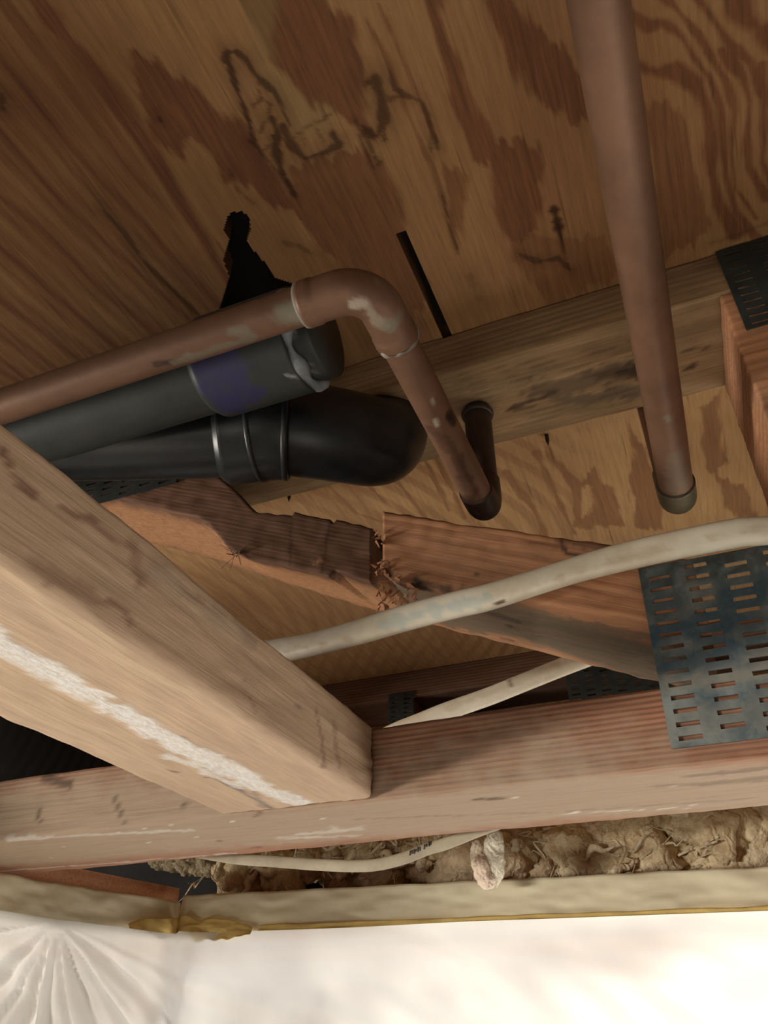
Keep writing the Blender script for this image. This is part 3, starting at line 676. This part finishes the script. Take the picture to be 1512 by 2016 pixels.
# ================================================================== COPPER PIPES
r1 = .0098; z1 = .299; y1 = .2155; x1 = -.096
cp = empty('copper_pipe', (x1, y1, z1), 'tarnished copper pipe at left that turns at an elbow and runs away under the beam', 'pipe')
tube_obj('pipe', [(-.9, y1, z1), (x1-.032, y1, z1)], r1, M_copper, cp,
    [([onz(305,718,z1-r1), onz(345,712,z1-r1)], .0022, 0, .95, .2), ([onz(340,715,z1-r1), onz(420,690,z1-r1),onz(500,665,z1-r1)], .0028, 2, .8, .9), ([onz(455,655,z1-r1), onz(480,655,z1-r1)], .004, 2, .8, .6),  # first mark paints a dark oval of shadow
     ([onz(600,590,z1-r1), onz(560,620,z1-r1)], .009, 2, .9, .7), ([onz(585,602,z1-r1), onz(596,606,z1-r1)], .0022, 1, .9, .5), ([onz(570,625,z1-r1), onz(610,618,z1-r1)], .0022, 1, .7, 1.0)], step=.0018, seg=48)
el = fillet([(x1-.034, y1, z1), (x1, y1, z1), (x1, y1+.038, z1)], .017, 14)
tube_obj('elbow', el, lambda f: r1+.0013+(.0006 if f < .1 or f > .9 else 0), M_copper, cp,
    [([onz(695,598,z1-r1), onz(715,596,z1-r1)], .0028, 1, .9, .5), ([onz(720,600,z1-r1), onz(755,640,z1-r1)], .003, 1, .5, 1.2), ([onz(770,640,z1-r1),onz(790,630,z1-r1)], .005, 2, .8, 1.0),
     ([onz(745,560,z1),onz(775,590,z1)], .004, 2, .7, 1.0)], step=.0015, seg=48)
def ring(name, c, axis, R, r, mat, parent, n=48, wob=0):
    ax = Vector(axis).normalized(); u = ax.orthogonal().normalized(); w = ax.cross(u); V = []; F = []
    for i in range(n):
        a = 2*math.pi*i/n; d = u*math.cos(a)+w*math.sin(a); k = 1+wob*mn.noise((math.cos(a)*2, math.sin(a)*2, R*50))
        for j in range(8):
            b = 2*math.pi*j/8; V.append(Vector(c)+d*(R+r*math.cos(b)*k)+ax*r*math.sin(b)*k*1.6)
    for i in range(n):
        for j in range(8): i2 = (i+1) % n; j2 = (j+1) % 8; F.append((i*8+j, i2*8+j, i2*8+j2, i*8+j2))
    return obj(name, np.array([tuple(v) for v in V]), F, mat, parent, smooth=True)
M_solder = simple('solder', (.20,.17,.14), (.32,.29,.24), 120, .6, .1)
ring('solder_ring', (x1-.034, y1, z1), X_, r1+.0008, .0011, M_solder, cp); ring('solder_ring', (x1, y1+.038, z1), Y_, r1+.0008, .0013, M_solder, cp, wob=.8)
ye = .4185; zt = .3915
tube_obj('pipe', [(x1, y1+.036, z1), (x1, ye-.018, z1)], r1, M_copper, cp,
    [([onz(852,788,z1-r1), onz(856,796,z1-r1)], .0018, 1, 1, .2), ([onz(858,828,z1-r1), onz(862,838,z1-r1)], .0018, 1, 1, .2), ([np.array([x1+.0080, .312, z1-.005]), np.array([x1+.0085, .319, z1-.004])], .0042, 0, 1, .2),  # last mark paints a small oval shadow
     ([onz(850,850,z1-r1), onz(900,900,z1-r1), onz(930,980,z1-r1)], .005, 0, .45, 1.0)], step=.0018, seg=48)
e2 = fillet([(x1, ye-.026, z1), (x1, ye, z1), (x1, ye, z1+.026)], .013, 12)
tube_obj('elbow', e2, r1+.0013, M_copper_dark, cp, [([onz(930,1005,z1-r1), onz(960,1020,z1-r1)], .002, 2, .8, 1.0)], step=.0015, seg=40)
tube_obj('riser', [(x1, ye, z1+.022), (x1, ye, zt)], r1, M_copper_dark, cp, step=.003, seg=40)['label'] = 'nearly black upright pipe end'
ring('collar', (x1, ye, zt-.005), Z_, r1+.0005, .0016, M_copper_dark, cp)

r2 = .0111; z2 = .314; x2 = .0262
cp2 = empty('copper_pipe', (x2, .2, z2), 'thick straight copper pipe at right running away from the viewer beneath the joist', 'pipe')
tube_obj('pipe', [(x2+.002, -.35, z2), (x2, .20, z2), (x2, .462, z2)], r2, M_copper, cp2,
    [([onz(1312,822,z2-r2), onz(1316,826,z2-r2)], .0022, 2, .8, .5), ([onz(1330,900,z2-r2), onz(1335,960,z2-r2)], .008, 2, .35, 1.0)], step=.003, seg=56)
ec = fillet([(x2, .455, z2), (x2, .483, z2), (x2, .483, z2+.03)], .016, 12)
tube_obj('elbow', ec, r2+.0014, M_copper_green, cp2, [([onz(1312,1000,z2-r2), onz(1330,1014,z2-r2)], .0008, 1, .8, .3)], step=.0015, seg=48)
tube_obj('riser', [(x2, .483, z2+.028), (x2, .483, ZP-.0002)], r2, M_copper, cp2, step=.01, seg=40)

# ================================================================== BLACK DRAIN
ya, za, ra, rh = .2606, .3315, .0258, .0303
yb, zb_ = .3335, .3375
def xa_(u, v, y): return ony(u, v, y)[0]
dp = empty('drain_pipe', (-.35, ya, za), 'black plastic drain pipe with branch fitting and big bend, purple primer on its collar', 'drain pipe')
rA, rB = .0300, .0352
xh0 = -.217; xh1 = -.156
tube_obj('pipe', [(-.95, ya, za), (xh0+.01, ya, za)], ra, M_abs_dusty, dp, [([(-.36,ya-.02,za-.025),(-.30,ya-.02,za-.025)], .01, 0, .0, 1)], step=.006, seg=64)
tube_obj('coupling', [(xh0, ya, za), (xh1, ya, za)], lambda f: rh-(.003*(1-min(1, f/.06))), M_abs_dusty, dp,
    [([(xh0+.012, ya-.030, za-.012), (xh0+.012, ya-.012, za-.028), (xh0+.014, ya+.008, za-.029)], .009, 2, .95, .6), ([(xh0+.020, ya-.030, za-.006), (xh0+.024, ya-.020, za-.022), (xh0+.028, ya+.002, za-.030)], .011, 2, .9, .7),
     ([(xh1-.006, ya-.004, za-.030), (xh1-.002, ya-.001, za-.030)], .0014, 1, .9, .5)], step=.0015, seg=96)
ring('cement_bead', (xh1+.0015, ya, za), X_, ra+.0012, .0030, M_cement, dp, n=72, wob=1.2)
# the pipe beyond the collar bends up through the notch in the plywood
vb = fillet([(xh1-.01, ya, za), (xh1+.028, ya, za), (xh1+.028, ya, ZP+.015)], .026, 10)
tube_obj('bend', [(xh1-.01, ya, za), (xh1+.014, ya, za)], ra, M_abs_dusty, dp, [([(xh1+.004, ya-.02, za-.02), (xh1+.006, ya-.03, za-.008)], .004, 1, .6, 1.2), ([(xh1+.006, ya-.01, za-.028), (xh1+.008, ya+.004, za-.03)], .004, 1, .5, 1.2)], step=.002, seg=64)
# branch
bp = [(-.43, ya, za), (-.40, .262, .332), (-.36, .277, .335), (-.32, .2965, .339), (-.285, .313, .343), (-.25, .328, .346), (-.2155, .3385, .3475), (-.193, .352, .3480),
      (-.178, .368, .3515), (-.169, .386, .3590), (-.166, .400, .3700), (-.166, .408, .384), (-.166, .410, .397)]
BP = smooth_path(bp, 10)
ih = 50; jh = 62
tube_obj('branch', BP[:52], lambda f: ra+(rA-ra)*f, M_abs, dp, step=.003, seg=64)
hub = [BP[49]+(BP[50]-BP[49])*k for k in (0, 1)]+list(BP[51:63])
tube_obj('coupling', hub, lambda f: rB-(.0030*(1-min(1, f/.10))), M_abs, dp, step=.0012, seg=72)
def ring_at(k, R, r):
    ax = BP[k+1]-BP[k-1]; ring('joint_ring', BP[k], ax, R, r, M_abs, dp, n=72)
ring_at(56, rB-.0004, .0013); ring_at(62, rB-.0006, .0015)
tube_obj('bend', BP[62:], lambda f: rA+.0024, M_abs, dp, [([onz(713,871,.31), onz(716,873,.31)], .0008, 1, 1, .2)], step=.003, seg=72)

# ================================================================== CABLES
yc1 = .3615
pts = [(500,1292),(540,1283),(600,1272),(700,1246),(800,1216),(900,1190),(960,1176),(1050,1148),(1150,1117),(1250,1091),(1350,1069),(1450,1049),(1600,1020)]
path = [ony(u, v, yc1) for u, v in pts]; path = [path[0]+np.array([-.05,0,-.012])]+path+[path[-1]+np.array([.1,0,.03])]
P = smooth_path(path, 14)
cm = [(Y(yc1-.003, (975,1190),(992,1186)), .0016, 0, .95, .4), (Y(yc1-.003, (570,1259),(574,1259)), .0007, 0, .9, .2), (Y(yc1-.003, (560,1285),(640,1268),(700,1256)), .002, 2, .55, 1.2),
      (Y(yc1-.003, (1050,1155),(1200,1110),(1330,1075)), .002, 2, .35, 1.3), (Y(yc1-.003, (760,1228),(900,1190),(960,1180)), .0045, 1, .65, 1.0), (Y(yc1-.003, (1400,1060),(1512,1040)), .002, 2, .3, 1.2)]
V, F, LC = tube(P, 1, seg=28, flat=(.0074,.0046), twist=lambda f: .28*math.sin(f*22)+.1)
o = obj('cable', V, F, M_cable, None, lc=LC, marks=stroke_marks(V, cm), smooth=True)
tag(o, 'ivory electrical cable stretched across the near truss from the pine board to the right edge', 'cable')
yc2 = .51
pts = [(700,1478),(780,1440),(830,1420),(880,1400),(960,1372),(1040,1340),(1110,1312),(1180,1285),(1250,1255)]
P = smooth_path([ony(u, v, yc2) for u, v in pts], 10)
V, F, LC = tube(P, 1, seg=28, flat=(.0066,.0030))
o = obj('cable', V, F, M_cable, None, lc=LC, marks=stroke_marks(V, [(Y(yc2-.003, (1003,1338),(1007,1352)), .0016, 0, .8, .8), (Y(yc2-.003, (880,1395),(1100,1310)), .003, 2, .3, 1)]), smooth=True)
tag(o, 'cream flat cable slanting through the gap behind the near truss', 'cable')
yc3 = .487
pts = [(300,1660),(400,1680),(470,1691),(540,1696),(620,1702),(700,1705),(750,1701),(800,1688),(840,1672),(880,1660),(940,1636),(1010,1610)]
P = smooth_path([ony(u, v, yc3) for u, v in pts], 10)
V, F, LC = tube(P, 1, seg=24, flat=(.0036,.0028))
cab3 = obj('cable', V, F, M_cable_old, None, lc=LC, smooth=True)
tag(cab3, 'dull grey-beige cable with black print sagging below the bottom chord', 'cable')

V = []; F = []
for k, (u, v, h) in enumerate([(807,1679,.0028),(811,1677,.0022),(815,1676,.0028),(818,1674,.0016),(822,1672,.003),(826,1671,.0022),(835,1667,.0028),(839,1664,.0018),(844,1661,.003),(847,1660,.0022)]):
    c = ony(u, v, yc3-.0034); b = len(V)
    for dx in (-.0003, .0003):
        for dz in (-h/2, h/2):
            for dy in (0, .0008): V.append((c[0]+dx+(.0004 if k % 3 == 0 else 0)*dz/h, c[1]+dy, c[2]+dz))
    F += [tuple(b+i for i in f) for f in [(0,1,3,2),(4,6,7,5),(0,4,5,1),(2,3,7,6),(0,2,6,4),(1,5,7,3)]]
obj('print', np.array(V), F, M_nail, cab3)['kind'] = 'stuff'
# ================================================================== NAIL TIPS
def nail(u, v, L, r, label, z=ZP, tilt=(0,0)):
    b = onz(u, v, z); V = []; F = []; n = 10
    for k, (f, rr) in enumerate(((-.1, r), (.55, r), (1, r*.05))):
        for j in range(n): a = 2*math.pi*j/n; V.append((b[0]+rr*math.cos(a)+tilt[0]*f*L, b[1]+rr*math.sin(a)+tilt[1]*f*L, z-f*L))
    for k in range(2):
        for j in range(n): j2 = (j+1) % n; F.append((k*n+j, (k+1)*n+j, (k+1)*n+j2, k*n+j2))
    F.append(tuple(range(n))); F.append(tuple(2*n+j for j in range(n))[::-1])
    tag(obj('nail', np.array(V), F, M_nail, None, smooth=True), label, 'nail')
nail(1076, 856, .012, .0016, 'dark nail tip poking down behind the beam, left of the thick copper pipe')
nail(570, 968, .012, .0016, 'dark nail tip poking down just below the black drain collar')

# ================================================================== WALL TOP, PAPER, TAPE, PLASTIC, INSULATION
# wall line: corner near (-.43,.60); right wall runs along +x, left wall comes towards the camera
CRN = np.array([-.430, .600]); RGT = np.array([.9, .71]); LFT = np.array([-.515, .20])
def wallpath(n1=60, n2=240, rc=.012):
    a = [LFT+(CRN-LFT)*t for t in np.linspace(0, 1, n1)]; b = [CRN+(RGT-CRN)*t for t in np.linspace(0, 1, n2)][1:]
    return a, b
def prism(name, poly, z0, z1, mat, **kw):
    n = len(poly); V = [(p[0], p[1], z) for z in (z0, z1) for p in poly]
    F = [tuple(range(n))[::-1], tuple(n+i for i in range(n))]+[(i, (i+1) % n, n+(i+1) % n, n+i) for i in range(n)]
    return obj(name, np.array(V), F, mat, None, **kw)
def off(a, b, d):  # normal offset away from the room
    t = (b-a)/np.linalg.norm(b-a); return np.array([-t[1], t[0]])*d
nR = off(CRN, RGT, 1.0); nL = off(LFT, CRN, 1.0)
d_ = .012
o = prism('wall_back', [CRN+nR*d_, RGT+nR*d_, RGT+nR*(d_+.089), CRN+nR*(d_+.089)+nL*.05], .068, .104, M_plate_wood); o['kind'] = 'structure'
tag(o, 'wooden top plate of the far wall hidden under masking paper', 'wall')
o = prism('wall_left', [LFT+nL*d_, CRN+nL*d_+nR*d_, CRN+nL*(d_+.089)+nR*d_, LFT+nL*(d_+.089)],  .066, .1175, M_plate_wood); o['kind'] = 'structure'
tag(o, 'orange wooden top plate of the left wall above the masking paper', 'wall')
def strip(name, zt, zb, offs, mat, a, b, label, cat, nz=14, wr=.0018, seed=0, marks=None, taperL=None):
    """paper or tape band along the wall; offs: distance into the room (top, bottom)"""
    pts = list(a)+list(b); V = []; m = len(pts)
    cum = [0]
    for p, q in zip(pts[:-1], pts[1:]): cum.append(cum[-1]+np.linalg.norm(q-p))
    for i, p in enumerate(pts):
        s = cum[i]; ci = len(a)-1; w = 0 if not len(a) else np.clip((s-cum[max(ci,0)])/.02+.5, 0, 1)
        if not len(a): w = 1
        if not len(b): w = 0
        n = nL*(1-w)+nR*w; n = n/np.linalg.norm(n)
        for k in range(nz+1):
            t = k/nz
            t1 = zt(s) if callable(zt) else zt; t0 = zb(s) if callable(zb) else zb
            z = t1+(t0-t1)*t
            o_ = offs[0]+(offs[1]-offs[0])*t
            wob = mn.fractal((s*22+seed, z*60, seed), .8, 2, 4)*wr+mn.noise((s*60+seed, z*150, 3))*wr*.5
            # crumple near the corner
            cr = math.exp(-((s-cum[max(ci,0)])/.035)**2) if len(a) and len(b) else 0
            wob += cr*mn.noise((s*110, z*160, 7))*.0028*t
            q = p-n*(o_+wob-cr*.0)
            V.append((q[0], q[1], z+mn.noise((s*30+seed, t*3, 9))*.0012*(1+2*cr)))
    F = []; K = nz+1
    for i in range(m-1):
        for k in range(nz): F.append((i*K+k, i*K+k+1, (i+1)*K+k+1, (i+1)*K+k))
    V = np.array(V)
    o = obj(name, V, F, mat, None, marks=stroke_marks(V, marks or []), smooth=True)
    sm = o.modifiers.new('thickness', 'SOLIDIFY'); sm.thickness = .0003
    tag(o, label, cat); return o
a, b = wallpath()
aR = [CRN+(RGT-CRN)*t for t in np.linspace(-.0, 1, 300)]
aL = [LFT+(CRN-LFT)*t for t in np.linspace(0, 1, 130)]
strip('masking_paper', lambda s: .110-.006*s, lambda s: .080-.006*s, (-.004, .0035), M_paper, [], aR, 'beige masking paper band along the far wall below the insulation', 'masking paper', seed=2, wr=.0022)
strip('masking_paper', lambda s: .098+.006*min(1,s/.4), lambda s: .0735, (0.0, .006), M_paper, aL, [], 'greenish cream masking paper band on the left wall, folded towards the corner', 'masking paper', seed=5, wr=.003,
      marks=[([(-.5,.30,.078),(-.47,.42,.078),(-.445,.52,.077)], .012, 1, .8, .8), ([(-.49,.35,.09),(-.48,.38,.078)], .004, 0, .8, .8)])
strip('masking_tape', lambda s: .0838-.006*s, lambda s: .0785-.006*s, (.0052, .0068), M_tape, [], [CRN+(RGT-CRN)*t for t in np.linspace(.058, .55, 180)], 'golden yellow tape edge running along the far wall under the paper', 'tape', seed=7, nz=5, wr=.0012)
_u = lambda s: np.clip((s)/.13, 0, 1)
strip('masking_tape', lambda s: .0815+.010*math.sin(math.pi*_u(s))**.7*(1+.3*mn.noise((s*80,0,1))), lambda s: .0765-.006*math.sin(math.pi*_u(s))+.003*mn.noise((s*110,4,1)), (.008, .013), M_tape, [LFT+(CRN-LFT)*t for t in np.linspace(.86, 1, 60)], [CRN+(RGT-CRN)*t for t in np.linspace(0, .055, 60)][1:], 'crumpled yellow tape wad in the wall corner', 'tape', seed=9, nz=20, wr=.002)

def plastic_sheet():
    base = fillet([(*LFT, 0), (*CRN, 0), (*RGT, 0)], .055, 24)
    pts = [np.array(p[:2]) for p in resample(base, .0024)]; cum = [0]
    for p, q in zip(pts[:-1], pts[1:]): cum.append(cum[-1]+np.linalg.norm(q-p))
    sc = np.linalg.norm(CRN-LFT)-.008; nz = 150; V = []
    g = onx(60, 1835, -.47); sg = np.linalg.norm(np.array([g[0], g[1]])-LFT); zg = .076
    for i, p in enumerate(pts):
        s = cum[i]; w = np.clip((s-sc)/.05+.5, 0, 1); n = nL*(1-w)+nR*w; n /= np.linalg.norm(n)
        for k in range(nz+1):
            t = k/nz; z = (.0795-.006*max(0, s-sc))-(t**1.5)*.65
            if s < sc: z = .0775-(t**1.5)*.65
            dz = zg-z; ds = s-sg; ang = math.atan2(ds, max(dz, .001)); dist = math.hypot(ds, dz)
            amp = min(1, dist/.05)*math.exp(-dist/.45)
            rad = ((abs(math.sin(ang*6.5+.4))**.6-.6)*1.4+.5*math.sin(ang*23+1)+.2*math.sin(ang*47))*.0060*amp*(1 if abs(ang) < 1.35 else .35)
            soft = mn.fractal((s*7, z*16+s*6, 2), .8, 2, 3)*.010*min(1, t*6)
            # long shallow swags across the right wall
            sw = math.sin((z+.18*(s-sc)**1.0*.4)*70+mn.noise((s*5, z*9, 1))*3)*.0060*np.clip((s-sc)/.05, 0, 1)
            hang = .0105+.012*min(1, t*3)
            q = p-n*(hang+rad+.007*amp+soft+sw); V.append((q[0], q[1], z))
    K = nz+1; F = [(i*K+k, i*K+k+1, (i+1)*K+k+1, (i+1)*K+k) for i in range(len(pts)-1) for k in range(nz)]
    o = obj('plastic_sheet', np.array(V), F, M_plastic, None, smooth=True)
    tag(o, 'milky plastic dust sheet hanging below the taped paper, gathered at left and glowing at right', 'plastic sheet')
plastic_sheet()

def lumps(name, specs, seed, label, sub=4, marks=None, kind=None, amp=.28, wisps=0):
    r = random.Random(seed); bm = bmesh.new(); allV = []; allF = []; MK = []
    for (c, s, mk) in specs:
        b2 = bmesh.new(); bmesh.ops.create_icosphere(b2, subdivisions=sub, radius=1); base = len(allV)
        sd = r.uniform(0, 90)
        for v in b2.verts:
            d = v.co.normalized()
            f = 1+amp*(mn.fractal((d.x*1.6+sd, d.y*1.6, d.z*1.6), .7, 2.1, 4))+.22*abs(mn.noise((d.x*5+sd, d.y*5, d.z*5)))
            allV.append((c[0]+d.x*s[0]*f, c[1]+d.y*s[1]*f, c[2]+d.z*s[2]*f)); MK.append((*mk, 1))
        for f in b2.faces: allF.append(tuple(base+v.index for v in f.verts))
        b2.free()
    bm.free()
    for k in range(wisps):
        c, s_, mk = r.choice(specs[:max(8, len(specs)*2//3)]); p0 = Vector(c)+Vector((r.uniform(-1,1)*s_[0], -s_[1]*r.uniform(.75,1.05), r.uniform(-1,1)*s_[2]))
        d = Vector((r.uniform(-1,1), r.uniform(-.35,.1), r.uniform(-.7,.5))); P = [p0+d*(t*.007)+Vector((mn.noise((k, t*.8, 0)), mn.noise((k, t*.8, 5))*.5, mn.noise((k, t*.8, 9))))*.012 for t in range(6)]
        rd = r.uniform(.0003, .0014) if k % 5 else r.uniform(.003, .0065); v2, f2, _ = tube(smooth_path(P, 3), lambda f: rd*(1-.85*abs(2*f-1)), seg=10)
        base = len(allV); allV += [tuple(q) for q in v2]; MK += [(0, .35, 0, 1)]*len(v2); allF += [tuple(base+i for i in f) for f in f2]
    o = obj(name, np.array(allV), allF, M_wool, None, marks=np.array(MK), smooth=True)
    tag(o, label, 'insulation', kind=kind); return o
rr = random.Random(12); specs = []
u = 455
while u < 1540:
    yy = .655+.06*(u/1500)+rr.uniform(0, .03)
    big = u > 1120 or 820 < u < 1060
    v = rr.uniform(1665, 1735)-(u-700)*.03; c = ony(u, v, yy); s = rr.uniform(.013, .024)*(1.2 if big else 1)
    mk = (.12*(1+math.sin(u*.02)) if 860 < u < 1110 else 0, .15*(1+math.sin(u*.013)) if big else 0, 0 if big else .22)
    if 1078 < u < 1100: mk = (.3, 0, .5)
    specs.append((c, (s*rr.uniform(.7,1.4), s, s*rr.uniform(.7,1.2)), mk)); u += rr.uniform(20, 38)+(30 if 1060 < u < 1090 else 0)
for k in range(46):
    u = rr.uniform(470, 1540); yy = .70+rr.uniform(0, .03); c = ony(u, 1630+rr.uniform(0, 90)-(u-700)*.03, yy)
    specs.append((c, (.022, .018, .022), (0, 0, .3 if u < 1100 else .1)))
# dim clump in the dark pocket on the left
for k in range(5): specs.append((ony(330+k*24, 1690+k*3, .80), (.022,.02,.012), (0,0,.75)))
wl_ = lumps('insulation_batt', specs, 5, 'tan glass wool insulation bulging above the papered wall top', kind='stuff', wisps=190)
lumps('insulation_tuft', [(ony(972,1690,.60), (.0075,.007,.017), (0,1,0)), (ony(975,1662,.60), (.006,.006,.012), (0,1,0))], 8, 'pale smooth hanging tuft of insulation in front of the batt', amp=.1)
lumps('insulation_tuft', [(ony(950,1712,.595), (.006,.006,.010), (.7,.5,0)), (ony(958,1733,.595), (.0062,.006,.006), (.9,.6,0)), (ony(942,1690,.6), (.006,.006,.012), (.4,.6,0))], 9, 'pinkish tuft of insulation drooping over the paper band', amp=.15)
# black duct added so the bay on the left reads dark
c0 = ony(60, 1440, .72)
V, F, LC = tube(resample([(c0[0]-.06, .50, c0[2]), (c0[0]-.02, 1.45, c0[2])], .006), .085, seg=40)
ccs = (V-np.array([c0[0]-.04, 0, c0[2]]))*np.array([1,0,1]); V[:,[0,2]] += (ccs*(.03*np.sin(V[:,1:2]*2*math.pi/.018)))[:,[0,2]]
tag(obj('dark_backing', V, F, M_shade_black, None, smooth=True), 'black duct added to keep the gap left of the pine board dark', 'backing')
# back of the wall cavity, painted black in place of shade
slab('wall_rear', (-1.5, 1.5, -.1), (1.6, 1.55, ZP), M_shade_black, label='far side of the joist space behind the insulation, painted black in place of shade', cat='wall')
